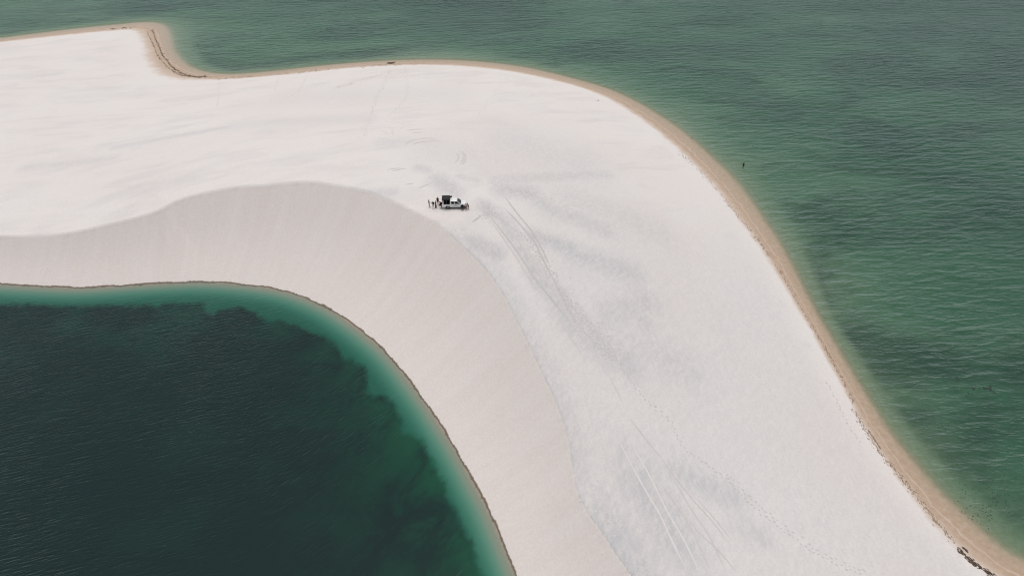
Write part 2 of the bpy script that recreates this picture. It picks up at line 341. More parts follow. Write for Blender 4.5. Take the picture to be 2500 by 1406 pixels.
def water_material(name, inner):
    g = NG(name)
    dep = g.attr('depth')
    def ridge(v):                                   # sharp crests, round troughs
        return g.math('SUBTRACT', 1.0, g.math('ABSOLUTE', g.math('MULTIPLY_ADD', v, 2.0, -1.0)))
    if inner:
        def set_(rot):
            a = ridge(g.noise(g.pos((0.24, 1.5, 1), (0, 0, R(rot))), 1.0, 2, 0.5, 0.15))
            b = g.noise(g.pos((0.45, 1.6, 1), (0, 0, R(rot + 11))), 1.7, 2, 0.5, 0.2)
            return g.math('ADD', g.math('MULTIPLY', a, 0.17), g.math('MULTIPLY', b, 0.07))
        sx = g.node('ShaderNodeSeparateXYZ'); g.l.new(g.pos(), sx.inputs[0])
        side = g.ramp(g.math('ADD', sx.outputs[0], g.math('MULTIPLY', g.noise(g.pos(), 0.06, 2), 20.0)), -52.0, -8.0)
        mx2 = g.node('ShaderNodeMix', data_type='FLOAT'); g.put(mx2.inputs[0], side); g.put(mx2.inputs[2], set_(17)); g.put(mx2.inputs[3], set_(46))
        h = g.math('ADD', mx2.outputs[0], g.math('MULTIPLY', g.noise(g.pos((0.6, 1.4, 1), (0, 0, R(40))), 0.35, 2, 0.5), 0.06))
        gust = g.ramp(g.noise(g.pos(), 0.03, 3, 0.5), 0.35, 0.65, 0.55, 1.25)
    else:
        def skewed(sx, sy, rot, sc, a):            # waves leaning towards the camera side: short steep fronts, long backs
            v = g.pos((sx, sy, 1), (0, 0, R(rot))); n0 = g.noise(v, sc, 1, 0.5, 0.3)
            cx = g.node('ShaderNodeCombineXYZ'); g.put(cx.inputs[1], g.math('MULTIPLY', n0, a))
            va = g.node('ShaderNodeVectorMath', operation='ADD'); g.l.new(v, va.inputs[0]); g.l.new(cx.outputs[0], va.inputs[1])
            return g.noise(va.outputs[0], sc, 2, 0.5, 0.3)
        w1 = skewed(0.20, 1.0, 2, 0.70, -1.4)
        w2 = g.noise(g.pos((0.35, 1.3, 1), (0, 0, R(-14))), 1.6, 3, 0.55, 0.3)
        w3 = skewed(0.28, 1.1, 22, 0.55, -1.4)
        h = g.math('ADD', g.math('ADD', g.math('MULTIPLY', w1, 0.80), g.math('MULTIPLY', w2, 0.20)), g.math('MULTIPLY', w3, 0.60))
        gust = g.ramp(g.noise(g.pos((1, 1.6, 1)), 0.018, 3, 0.55), 0.35, 0.65, 0.6, 1.2)
        gust = g.math('MULTIPLY', gust, g.ramp(dep, 0.0, 0.7, 0.12, 1.0))
    nrm = g.bump(g.math('MULTIPLY', h, gust), 1.0, 1.0)
    # what the water column takes out and gives back
    def ex(k):
        return g.math('POWER', math.e, g.math('MULTIPLY', dep, -k))
    cc = g.node('ShaderNodeCombineColor')
    for i, k in enumerate((0.95, 0.40, 0.48) if inner else (0.62, 0.33, 0.42)): g.put(cc.inputs[i], ex(k))
    tr = g.node('ShaderNodeBsdfTransparent'); g.l.new(cc.outputs[0], tr.inputs[0])
    df = g.node('ShaderNodeBsdfDiffuse')
    back = (0.007, 0.021, 0.020) if inner else (0.018, 0.043, 0.033)
    g.put(df.inputs[0], g.mix(g.math('SUBTRACT', 1.0, ex(0.8)), (0, 0, 0), back)); g.l.new(nrm, df.inputs['Normal'])
    ad = g.node('ShaderNodeAddShader'); g.l.new(tr.outputs[0], ad.inputs[0]); g.l.new(df.outputs[0], ad.inputs[1])
    gl = g.node('ShaderNodeBsdfGlossy'); gl.inputs['Roughness'].default_value = 0.06; gl.inputs['Color'].default_value = (0.75, 0.80, 0.82, 1) if inner else (0.84, 0.93, 0.92, 1);   # sky reflection dimmed by this added tint g.l.new(nrm, gl.inputs['Normal'])
    fr = g.node('ShaderNodeFresnel'); fr.inputs['IOR'].default_value = 1.33; g.l.new(nrm, fr.inputs['Normal'])
    # facets turned almost edge-on are hidden behind the next wave: limit their share of reflection
    mx = g.node('ShaderNodeMixShader'); g.put(mx.inputs[0], g.math('MINIMUM', fr.outputs[0], 0.14 if inner else 0.27)); g.l.new(ad.outputs[0], mx.inputs[1]); g.l.new(gl.outputs[0], mx.inputs[2])
    g.l.new(mx.outputs[0], g.out.inputs['Surface'])
    return g.m

def grid_mesh(name, verts, keep_quads, attrs):
    idx = np.arange(ny * nx).reshape(ny, nx)
    q = np.stack([idx[:-1, :-1], idx[:-1, 1:], idx[1:, 1:], idx[1:, :-1]], -1).reshape(-1, 4)
    if keep_quads is not None: q = q[keep_quads.ravel()]
    used = np.unique(q); re = np.full(ny * nx, -1); re[used] = np.arange(len(used))
    q = re[q]; v = verts[used]
    me = bpy.data.meshes.new(name)
    me.vertices.add(len(v)); me.vertices.foreach_set('co', v.astype(np.float32).ravel())
    me.loops.add(q.size); me.loops.foreach_set('vertex_index', q.astype(np.int32).ravel())
    me.polygons.add(len(q)); me.polygons.foreach_set('loop_start', np.arange(0, q.size, 4, dtype=np.int32))
    me.polygons.foreach_set('loop_total', np.full(len(q), 4, dtype=np.int32))
    me.polygons.foreach_set('use_smooth', np.ones(len(q), dtype=bool))
    for k, a in attrs.items():
        at = me.attributes.new(k, 'FLOAT', 'POINT'); at.data.foreach_set('value', a[used].astype(np.float32))
    me.update(); me.validate()
    return me
wout = np.where(sdB > 0, sdB / np.maximum(pA, 0.4), sdB / ps)
wout = np.where(sdI < 5, 5.0, np.clip(wout, -3, 5))
slip = np.where(plateau, 1 + 0.1 * np.minimum(dC, 5), t1)
dune = bpy.data.objects.new('sand_dune', grid_mesh('sand_dune', np.stack([P[:, 0], P[:, 1], Z], 1), None,
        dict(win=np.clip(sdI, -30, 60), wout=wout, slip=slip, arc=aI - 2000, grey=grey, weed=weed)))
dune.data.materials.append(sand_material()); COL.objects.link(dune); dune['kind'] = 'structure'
def quad_any(mask):
    m = mask.reshape(ny, nx); return m[:-1, :-1] | m[1:, :-1] | m[:-1, 1:] | m[1:, 1:]
flat = np.stack([P[:, 0], P[:, 1], np.zeros(len(P))], 1)
for nm, mask, inner in (('lagoon_water', (Z < 0) & (sdI < 0), True), ('lake_water', (Z < 0) & (sdI >= 0), False)):
    o = bpy.data.objects.new(nm, grid_mesh(nm, flat, quad_any(mask), dict(depth=np.clip(-Z, 0, 10))))
    o.data.materials.append(water_material(nm, inner)); COL.objects.link(o); o['kind'] = 'structure'

# ------------------------------------------------------------------ marks in the sand (parts of the dune)
def mesh_obj(name, verts, faces, mat, parent=None, smooth=False):
    me = bpy.data.meshes.new(name); me.from_pydata([tuple(map(float, v)) for v in verts], [], faces); me.update()
    if smooth:
        for p in me.polygons: p.use_smooth = True
    o = bpy.data.objects.new(name, me); COL.objects.link(o)
    if mat is not None: me.materials.append(mat)
    if parent is not None: o.parent = parent
    return o
def plain(name, col, rough=0.6, spec=0.3, metal=0.0, var=0.08, scale=6.0):
    """principled material with a little procedural mottling"""
    g = NG(name); tc = g.node('ShaderNodeTexCoord')
    n = g.noise(tc.outputs['Object'], scale, 4, 0.6)
    c = g.mix(n, tuple(v * (1 - var) for v in col), tuple(min(1, v * (1 + var)) for v in col))
    b = g.node('ShaderNodeBsdfPrincipled'); g.put(b.inputs['Base Color'], c); b.inputs['Roughness'].default_value = rough
    b.inputs['Specular IOR Level'].default_value = spec; b.inputs['Metallic'].default_value = metal
    g.l.new(b.outputs[0], g.out.inputs['Surface']); return g.m
M_DARKTRACK = plain('turned_grey_sand', (0.56, 0.53, 0.52), 0.95, 0.2, var=0.12, scale=1.5)  # grey turned sand, darkened further because ruts and prints shade too weakly
M_PALETRACK = plain('pale_ridge_sand', (0.695, 0.655, 0.635), 0.95, 0.2, var=0.06, scale=1.5)
M_MIDTRACK = plain('churned_sand', (0.625, 0.585, 0.57), 0.95, 0.2, var=0.1, scale=1.5)  # churned sand, its tone also standing in for weak relief shading
M_WRACK = plain('dark_wrack', (0.085, 0.060, 0.042), 0.9, 0.2, var=0.35, scale=3)
M_WRACK2 = plain('brown_wrack', (0.27, 0.195, 0.14), 0.9, 0.2, var=0.3, scale=3)
def px_line(pts, step=0.35):
    return smooth_curve(np.array([on_ground(x, y)[:2] for x, y in pts]), step)
def gz(p): return float(ground(np.array([p[0]]), np.array([p[1]]))[0])
def track(name, pts, w, hgt, mat, gaps=0.0, seed=0):
    """a wheel rut: two thrown-up ridges with a shallow trough between, following the ground"""
    c = px_line(pts); t = np.gradient(c, axis=0); t /= np.linalg.norm(t, axis=1)[:, None] + 1e-9
    n = np.stack([-t[:, 1], t[:, 0]], 1); r = random.Random(seed)
    prof = [(-1.0, -0.03), (-0.62, 1.0), (-0.15, 0.25), (0.15, 0.25), (0.62, 0.9), (1.0, -0.03)]
    V, Fc = [], []; m = len(c); ph = r.uniform(0, 9)
    for i in range(m):
        fade = max(0, min(1, i / (0.18 * m + 1), (m - 1 - i) / (0.18 * m + 1)))
        if gaps: fade *= min(1, max(0, (0.5 + 0.5 * math.sin(i * 0.045 + ph) * math.sin(i * 0.019 + 2 * ph) - gaps) * 4))   # blown over in places
        wv = w * (0.9 + 0.2 * r.random()) * (0.15 + 0.85 * fade)
        for a, b in prof:
            q = c[i] + n[i] * a * wv / 2
            V.append((q[0], q[1], gz(q) + 0.010 - 0.06 * (1 - fade) ** 2 + hgt * b * fade * (0.75 + 0.5 * r.random())))
        if i:
            k = 6 * i
            for jj in range(5): Fc.append((k - 6 + jj, k - 5 + jj, k + 1 + jj, k + jj))
    return mesh_obj(name, V, Fc, mat, dune, True)
ARCS = [[(985,357),(1000,346),(1024,340),(1048,338),(1077,342)],[(1002,357),(1019,349),(1043,345),(1068,345),(1088,347)],[(988,321),(1007,317),(1029,316),(1046,318)],[(1000,326),(1019,324),(1041,323.5)],
        [(1114,365),(1128,374),(1132,386),(1121,406)],[(1124,366),(1136,379),(1135,394),(1123,407)],[(1108,370),(1119,379),(1117,391),(1106,400)],
        [(1018,463),(1040,452),(1060,448)],[(950,420),(975,414),(1000,411)],[(985,452),(1000,449),(1018,447)],[(940,416),(960,412),(985,410)],[(1092,447),(1105,451),(1118,456)]]
LONG = [[(1092,340),(1128,350),(1162,372),(1189,398),(1201,420)],[(1106,353),(1135,363),(1162,384),(1184,406),(1201,425)],[(898,338),(935,338),(971,345)]]
FAN = [[(1190,470),(1220,500),(1251,528),(1302,588),(1343,667),(1405,783),(1459,844),(1483,882)],[(1165,478),(1205,512),(1234,540),(1282,612),(1313,663),(1357,718),(1391,779),(1439,848),(1463,882),(1483,930)],
       [(1180,505),(1217,554),(1268,622),(1309,684),(1364,752),(1412,827),(1459,912)],[(1175,515),(1205,548),(1258,625),(1300,690),(1352,758),(1402,835),(1450,920)],[(1215,478),(1261,545),(1299,581),(1337,657)],
       [(1150,500),(1180,515),(1215,530),(1262,566),(1290,600)],[(1225,470),(1262,520),(1305,575),(1350,665)],[(1380,745),(1430,822),(1480,905),(1530,1000)],[(1150,545),(1170,530),(1180,528)]]
BOT = [[(1500,1050),(1527,1107),(1570,1186),(1609,1253),(1642,1322),(1688,1415)],[(1535,1065),(1561,1116),(1594,1177),(1630,1250),(1667,1313),(1718,1415)]]
BOT2 = [[(1594,1147),(1642,1219),(1688,1289),(1744,1415)],[(1590,1085),(1612,1113),(1658,1177),(1703,1232),(1748,1283),(1843,1415)],[(1636,1153),(1691,1247),(1733,1310),(1781,1415)],[(1648,1222),(1703,1295),(1758,1347),(1813,1415)],
        [(1530,1010),(1580,1075),(1625,1130)],[(1625,1130),(1680,1195),(1740,1260),(1800,1335)]]
for i, p in enumerate(ARCS): track('tyre_track', p, 0.42, 0.06, M_MIDTRACK, 0.0, i)
for i, p in enumerate(LONG): track('tyre_track', p, 0.5, 0.06, M_PALETRACK, 0.1, i + 20)
for i, p in enumerate(FAN): track('tyre_track', p, 0.40, 0.08, M_DARKTRACK if i % 2 == 0 else M_MIDTRACK, 0.08, i + 40)
for i, p in enumerate(BOT): track('tyre_track', p, 0.30, 0.05, M_PALETRACK, 0.0, i + 60)
for i, p in enumerate(BOT2): track('tyre_track', p, 0.22, 0.06, M_MIDTRACK, 0.2, i + 80)

def flecks(name, spots, mat, size, parent=None, kind='stuff', sink=-0.01):
    """many small uneven pits or scraps in one object; spots = (x, y, z, heading, scale)"""
    V, Fc = [], []; r = random.Random(len(spots))
    for x, y, z, hd, sc in spots:
        k = len(V); c, s_ = math.cos(hd), math.sin(hd)
        for j in range(7):
            a = 2 * math.pi * j / 7; L, W = size[0] * sc * r.uniform(.75, 1.25), size[1] * sc * r.uniform(.75, 1.25)
            u, v = L * math.cos(a), W * math.sin(a)
            V.append((x + u * c - v * s_, y + u * s_ + v * c, z + sink))
        for j in range(7):
            a, b, _ = V[k + j]; f = 0.62
            V.append((x + (a - x) * f, y + (b - y) * f, z + size[2] * sc * r.uniform(.6, 1.3)))
        V.append((x, y, z + size[2] * sc * size[3]))
        for j in range(7):
            j2 = (j + 1) % 7
            Fc.append((k + j, k + j2, k + 7 + j2, k + 7 + j)); Fc.append((k + 7 + j, k + 7 + j2, k + 14))
    o = mesh_obj(name, V, Fc, mat, parent, True); o['kind'] = kind
    return o
def trail(pts, step, spread, seed, sc=1.0, keep=1.0):
    c = px_line(pts, step); t = np.gradient(c, axis=0); r = random.Random(seed); out = []
    for i in range(len(c)):
        if r.random() > keep: continue
        d = t[i] / (np.linalg.norm(t[i]) + 1e-9); n = np.array([-d[1], d[0]])
        q = c[i] + n * ((1 if i % 2 else -1) * 0.14 + r.gauss(0, spread))
        out.append((q[0], q[1], gz(q), math.atan2(d[1], d[0]) + r.gauss(0, .3), sc * r.uniform(.8, 1.25)))
    return out
def patch(p0, p1, rad_px, n, seed, sc=1.0):
    a, b = on_ground(*p0)[:2], on_ground(*p1)[:2]; r = random.Random(seed); out = []
    rad = rad_px / 11.5
    for _ in range(n):
        t = r.random(); q = a + (b - a) * t + np.array([r.gauss(0, rad * .6), r.gauss(0, rad)])
        out.append((q[0], q[1], gz(q), r.uniform(0, 6.3), sc * r.uniform(.6, 1.3)))
    return out
WALK = [(1493,871),(1517,895),(1538,926),(1558,953),(1592,988),(1639,1031),(1651,1065),(1673,1095),(1715,1125),(1748,1150),(1785,1180),(1803,1201),(1824,1222),(1855,1250),(1891,1277),(1921,1301),(1952,1322),(1982,1347),(2021,1365),(2052,1380),(2110,1404)]
fp = trail(WALK, 0.62, 0.10, 1, 1.15) + trail([(x + 9, y - 5) for x, y in WALK[9:]], 0.62, 0.10, 2, 1.1, .8)
fp += trail([(2020,935),(2050,995),(2075,1045),(2100,1080)], 0.8, 0.05, 3, 1.3)
churn = patch((1310,640), (1370,715), 7, 120, 4) + patch((1370,715), (1500,880), 14, 300, 5) + patch((1460,790), (1500,860), 20, 120, 6) + patch((1260,565), (1310,640), 9, 70, 7)
churn += patch((1210,450), (1300,470), 16, 110, 8) + patch((1060,440), (1110,465), 12, 50, 9) + patch((1045,503), (1150,514), 8, 60, 10, .7) + patch((1160,500), (1230,545), 16, 110, 11)
churn += patch((1440,1180), (1500,1290), 16, 130, 12, .8) + patch((1555,1370), (1570,1400), 14, 60, 13, .8) + patch((1160,590), (1210,625), 14, 70, 14) + patch((1000,300), (940,330), 20, 60, 15)
churn += patch((1280,440), (1450,425), 12, 140, 16) + patch((1300,480), (1440,520), 18, 110, 17)
far = trail([(955,170),(940,200),(918,240),(900,300),(880,340)], 0.9, 0.5, 18, 1.5) + trail([(990,165),(995,215),(985,250),(945,285)], 1.0, 0.3, 19, 1.3) + patch((820,215), (960,175), 12, 140, 20, 1.3)
far += trail([(750,180),(735,215),(712,235)], 1.0, 0.1, 21, 1.3) + trail([(680,190),(670,225)], 1.0, 0.1, 22, 1.2) + trail([(535,205),(533,240),(530,262)], 1.0, .1, 23, 1.2) + trail([(1240,190),(1200,240),(1160,290)], 1.2, .5, 24, 1.3)
fp += trail([(1262,560),(1300,600),(1335,655),(1365,705),(1400,750),(1440,795),(1470,840),(1500,880)], 0.22, 0.45, 41, 1.2) + trail([(1300,590),(1330,645),(1370,712),(1412,768),(1462,830)], 0.25, 0.9, 42, 1.1) + patch((1225,462), (1310,480), 14, 90, 43) + patch((1180,500), (1235,545), 9, 80, 44) + patch((1150,592), (1205,625), 10, 60, 45, .8)
flecks('footprints', fp, M_DARKTRACK, (0.20, 0.10, 0.035, 0.0), dune)
flecks('churned_sand', churn, M_MIDTRACK, (0.27, 0.15, 0.035, -0.2), dune)
flecks('far_footprints', far, M_MIDTRACK, (0.22, 0.13, 0.04, 0.0), dune)
# brush marks and little slumps along the brink
# dark organic wrack left by the water on the beach
def wrack(pts, n, spread_px, seed, sc):
    r = random.Random(seed); out = []; pp = smooth_curve(np.array(pts, float), 2.0)
    for _ in range(n):
        q = pp[int(r.random() * len(pp))] + np.array([r.gauss(0, spread_px), r.gauss(0, spread_px)])
        w = on_ground(*q, floor=-0.05); k = min(len(pp) - 2, max(0, int(r.random() * 1)))
        i = int(np.argmin(np.hypot(*(pp - q).T))); i = min(i, len(pp) - 2)
        w2 = on_ground(*pp[i + 1], floor=-0.05) - on_ground(*pp[i], floor=-0.05)
        out.append((w[0], w[1], max(w[2], 0.0), math.atan2(w2[1], w2[0]) + r.gauss(0, .25), sc * r.uniform(.5, 1.5)))
    return out
wr = wrack([(372,75),(380,95),(395,130),(415,158),(440,178),(475,188),(505,187)], 230, 1.3, 31, .9) + wrack([(360,82),(372,105),(388,140),(410,165),(440,183),(490,190)], 170, 1.2, 32, .8)
wr += wrack([(270,72),(300,70),(330,68)], 30, 1.2, 33, 1.0) + wrack([(2338,1338),(2375,1372),(2425,1404),(2450,1420)], 300, 2.4, 34, .45) + wrack([(2350,1335),(2362,1346)], 30, .8, 341, .4)
wr += wrack([(948,156),(962,154)], 14, 1.5, 342, 1.6)
wb = wrack([(500,190),(560,191),(700,181),(850,166),(950,159),(1050,158)], 160, 1.6, 35, .9) + wrack([(2080,995),(2110,1045),(2150,1105),(2200,1165),(2260,1240),(2330,1325)], 420, 3.2, 36, .45)
wb += wrack([(1880,620),(1920,690),(1960,760),(2000,825),(2045,905),(2085,985)], 300, 2.0, 37, .5) + wrack([(1660,375),(1720,430),(1780,500),(1830,560),(1880,625)], 200, 2.5, 38, .6) + wrack([(2120,1050),(2150,1095)], 80, 1.0, 39, .5)
flecks('wrack_line', wr, M_WRACK, (0.42, 0.16, 0.05, 1.0), None)
flecks('beach_litter', wb, M_WRACK2, (0.38, 0.14, 0.04, 1.0), None)

# ------------------------------------------------------------------ pickup truck
M_PAINT = plain('white_paint', (0.80, 0.80, 0.79), 0.28, 0.5, var=0.03, scale=2)
M_GLASS = plain('dark_glass', (0.012, 0.012, 0.016), 0.08, 0.5, var=0.2)
M_BLACK = plain('black_plastic', (0.022, 0.022, 0.023), 0.6, 0.3, var=0.25)
M_CANVAS = plain('black_canvas', (0.028, 0.029, 0.030), 0.85, 0.2, var=0.4, scale=3)
M_TYRE = plain('tyre_rubber', (0.018, 0.018, 0.018), 0.9, 0.2, var=0.3)
M_RIM = plain('grey_alloy', (0.22, 0.22, 0.23), 0.4, 0.5, 0.6)
M_SEAT = plain('dark_grey_vinyl', (0.045, 0.045, 0.048), 0.6, 0.3, var=0.3)
M_LAMP = plain('headlamp_glass', (0.55, 0.56, 0.58), 0.1, 0.5)
M_TAIL = plain('red_lamp', (0.28, 0.012, 0.012), 0.25, 0.5)
M_INK = plain('dark_grey_print', (0.10, 0.10, 0.11), 0.6, 0.2)
M_PLATE = plain('plate_grey', (0.45, 0.46, 0.47), 0.5, 0.3)
def bevel(o, w=0.02, seg=2):
    m = o.modifiers.new('bevel', 'BEVEL'); m.width = w; m.segments = seg; m.limit_method = 'ANGLE'; return o
def box(name, lo, hi, mat, parent, bev=0.0):
    (x0, y0, z0), (x1, y1, z1) = lo, hi
    v = [(x0,y0,z0),(x1,y0,z0),(x1,y1,z0),(x0,y1,z0),(x0,y0,z1),(x1,y0,z1),(x1,y1,z1),(x0,y1,z1)]
    f = [(3,2,1,0),(4,5,6,7),(0,1,5,4),(1,2,6,5),(2,3,7,6),(3,0,4,7)]
    o = mesh_obj(name, v, f, mat, parent)
    if bev: bevel(o, bev)
    return o
def prism(name, prof, y0, y1, mat, parent, bev=0.0, taper=None):
    """side outline (x, z) extruded across y; taper(x, z) scales the half-width"""
    n = len(prof); tp_ = taper or (lambda x, z: 1.0)
    v = [(x, y0 * tp_(x, z), z) for x, z in prof] + [(x, y1 * tp_(x, z), z) for x, z in prof]
    f = [tuple(range(n)), tuple(range(2 * n - 1, n - 1, -1))] + [(i, i + n, (i + 1) % n + n, (i + 1) % n) for i in range(n)]
    o = mesh_obj(name, v, f, mat, parent)
    bm = bmesh.new(); bm.from_mesh(o.data); bmesh.ops.recalc_face_normals(bm, faces=bm.faces); bm.to_mesh(o.data); bm.free()
    if bev: bevel(o, bev)
    return o
def lathe(name, prof, mat, parent, seg=24, center=(0, 0, 0)):
    """(radius, y) outline turned about the y axis"""
    v, f = [], []; n = len(prof)
    for i in range(seg):
        a = 2 * math.pi * i / seg
        v += [(center[0] + r * math.cos(a), center[1] + y, center[2] + r * math.sin(a)) for r, y in prof]
    for i in range(seg):
        j = (i + 1) % seg
        f += [(i * n + k, i * n + k + 1, j * n + k + 1, j * n + k) for k in range(n - 1)]
    o = mesh_obj(name, v, f, mat, parent, True)
    bm = bmesh.new(); bm.from_mesh(o.data); bmesh.ops.remove_doubles(bm, verts=bm.verts, dist=1e-5); bmesh.ops.recalc_face_normals(bm, faces=bm.faces); bm.to_mesh(o.data); bm.free()
    return o
def quad(name, pts, mat, parent, thick=0.012):
    """a thin plate with real thickness from an outline of points, pushed along its normal"""
    n = (Vector(pts[1]) - Vector(pts[0])).cross(Vector(pts[2]) - Vector(pts[0])).normalized() * thick
    k = len(pts); v = [tuple(Vector(p)) for p in pts] + [tuple(Vector(p) + n) for p in pts]
    f = [tuple(range(k))[::-1], tuple(range(k, 2 * k))] + [(i, (i + 1) % k, (i + 1) % k + k, i + k) for i in range(k)]
    return mesh_obj(name, v, f, mat, parent)

AX_R, AX_F, WR = -1.36, 1.72, 0.385
wr_px = on_ground(1093.8, 510.7); wf_px = on_ground(1129.2, 510.2)
truck_z = gz(wr_px)
truck = bpy.data.objects.new('pickup_truck', None); COL.objects.link(truck)
tmid = (wr_px + wf_px) / 2
truck.location = (tmid[0] - (AX_R + AX_F) / 2, tmid[1] + 0.86, truck_z)
truck.rotation_euler = (0, 0, R(1.0))
truck['label'] = 'white pickup truck with black canvas canopy parked on the dune'; truck['category'] = 'pickup truck'
TX, TY, TZ = truck.location
def arch(cx, r=0.46, n=12, z0=0.46):
    a0 = math.asin((z0 - WR) / r)
    return [(cx - r * math.cos(a), WR + r * math.sin(a)) for a in np.linspace(a0, math.pi - a0, n)][::-1]
tp_front = lambda x, z: 1 - 0.10 * max(0, (x - 2.0) / 0.62) ** 2 - 0.05 * max(0, (z - 0.95) / 0.2)
cab_prof = [(-0.90, 0.46), (-0.90, 1.10), (1.36, 1.10), (1.55, 1.12), (2.10, 1.06), (2.42, 0.98), (2.56, 0.86), (2.60, 0.62), (2.56, 0.46)] + arch(AX_F)
prism('cab_body', cab_prof, -0.91, 0.91, M_PAINT, truck, 0.03, tp_front)
bed_prof = [(-2.58, 0.56), (-2.58, 0.74), (-0.93, 0.74), (-0.93, 0.46)] + arch(AX_R)
prism('bed_floor', bed_prof, -0.90, 0.90, M_PAINT, truck, 0.02)
for sgn in (-1, 1):
    pr = prism('bed_side', [(-2.56, 0.76), (-2.60, 1.09), (-0.94, 1.09), (-0.94, 0.76)], sgn * 0.905, sgn * 0.84, M_PAINT, truck, 0.012)
    lo, hi = sorted((sgn * 0.915, sgn * 0.875))
    box('tail_light', (-2.64, lo, 0.74), (-2.57, hi, 1.04), M_TAIL, truck, 0.01)
    lathe('wheel_arch', [(0.46, -0.01), (0.49, -0.01), (0.49, 0.03), (0.46, 0.03)], M_BLACK, truck, 24, (AX_R, sgn * 0.90, WR))
box('bed_front', (-1.0, -0.83, 0.76), (-0.94, 0.83, 1.09), M_BLACK, truck)
tg = box('tailgate', (-3.02, -0.78, 0.70), (-2.60, 0.78, 0.75), M_BLACK, truck, 0.01)
box('handle', (-2.92, -0.14, 0.684), (-2.80, 0.14, 0.699), M_RIM, tg)
box('rear_bumper', (-2.78, -0.80, 0.42), (-2.59, 0.80, 0.58), M_BLACK, truck, 0.03)
# cab greenhouse
ZB, ZR, YB, YR = 1.105, 1.80, 0.865, 0.69
def side_y(z): return YB + (YR - YB) * (z - ZB) / (ZR - ZB)
gb = [(-0.90, ZB), (1.42, ZB)]; gt = [(0.66, ZR), (-0.86, ZR)]
v = [(-0.90, -YB, ZB), (1.42, -YB * .94, ZB), (1.42, YB * .94, ZB), (-0.90, YB, ZB), (-0.86, -YR, ZR), (0.60, -YR, ZR), (0.60, YR, ZR), (-0.86, YR, ZR), (-0.80, -0.55, ZR + .05), (0.45, -0.55, ZR + .05), (0.45, 0.55, ZR + .05), (-0.80, 0.55, ZR + .05)]
f = [(0,1,5,4),(1,2,6,5),(2,3,7,6),(3,0,4,7),(4,5,9,8),(5,6,10,9),(6,7,11,10),(7,4,8,11),(8,9,10,11),(3,2,1,0)]
cab = bevel(mesh_obj('cab_roof', v, f, M_PAINT, truck), 0.04, 3)
def side_pt(x, z, sgn, off=0.006):
    # cab side leans in, and narrows a little towards the windscreen
    k = (z - ZB) / (ZR - ZB); yb = YB * (1 - 0.06 * max(0, (x + 0.9) / 2.32) * (1 - k)); y = yb + (YR - yb) * k
    return (x, sgn * (y + off), z)
for sgn in (-1, 1):
    for nm, prof in (('rear_side_window', [(-0.70, 1.62), (-0.58, 1.20), (0.02, 1.20), (-0.06, 1.70), (-0.66, 1.70)]), ('front_side_window', [(0.14, 1.20), (1.06, 1.20), (0.98, 1.34), (0.56, 1.69), (0.06, 1.70)])):
        pts = [side_pt(x, z, sgn) for x, z in prof]
        quad('side_window', pts if sgn < 0 else pts[::-1], M_GLASS, truck)
    mr = box('side_mirror', (0.92, min(sgn * 0.88, sgn * 1.08), 1.12), (1.06, max(sgn * 0.88, sgn * 1.08), 1.32), M_BLACK, truck, 0.03)
    for x in (-0.62, 0.22): box('door_handle', (x, min(sgn * 0.915, sgn * 0.935), 0.98), (x + 0.20, max(sgn * 0.915, sgn * 0.935), 1.02), M_INK, truck, 0.006)
    for x in (-0.88, 0.08): box('door_seam', (x, min(sgn * 0.9105, sgn * 0.9135), 0.56), (x + 0.012, max(sgn * 0.9105, sgn * 0.9135), 1.08), M_INK, truck)
    box('side_step', (-0.88, min(sgn * 0.88, sgn * 1.02), 0.36), (1.18, max(sgn * 0.88, sgn * 1.02), 0.43), M_BLACK, truck, 0.015)
    hl = prism('headlight', [(2.20, 0.84), (2.22, 0.98), (2.40, 0.96), (2.575, 0.84), (2.57, 0.78)], sgn * 0.60, sgn * 0.87, M_LAMP, truck, 0.01)
    lathe('front_arch', [(0.46, -0.01), (0.49, -0.01), (0.49, 0.03), (0.46, 0.03)], M_BLACK, truck, 24, (AX_F, sgn * 0.905, WR))
def ws(x0, z0): pass
quad('windshield', [(1.36, -0.74, 1.15), (1.36, 0.74, 1.15), (0.64, 0.62, 1.775), (0.64, -0.62, 1.775)], M_GLASS, truck, 0.035)
quad('rear_window', [(-0.905, 0.6, 1.25), (-0.905, -0.6, 1.25), (-0.885, -0.54, 1.68), (-0.885, 0.54, 1.68)], M_GLASS, truck, 0.02)
hd = prism('bonnet', [(1.44, 1.115), (1.50, 1.150), (2.05, 1.095), (2.38, 1.01), (2.36, 0.97), (1.50, 1.08)], -0.74, 0.74, M_PAINT, truck, 0.015, lambda x, z: 1 - 0.08 * max(0, x - 1.6))
gr = box('grille', (2.565, -0.52, 0.66), (2.625, 0.52, 0.86), M_BLACK, truck, 0.01)
for k in range(3): box('slat', (2.626, -0.5, 0.69 + k * 0.055), (2.636, 0.5, 0.705 + k * 0.055), M_RIM, gr)
fb = box('front_bumper', (2.50, -0.84, 0.40), (2.68, 0.84, 0.60), M_PAINT, truck, 0.05)
box('number_plate', (2.682, -0.2, 0.46), (2.69, 0.2, 0.56), M_PLATE, fb)
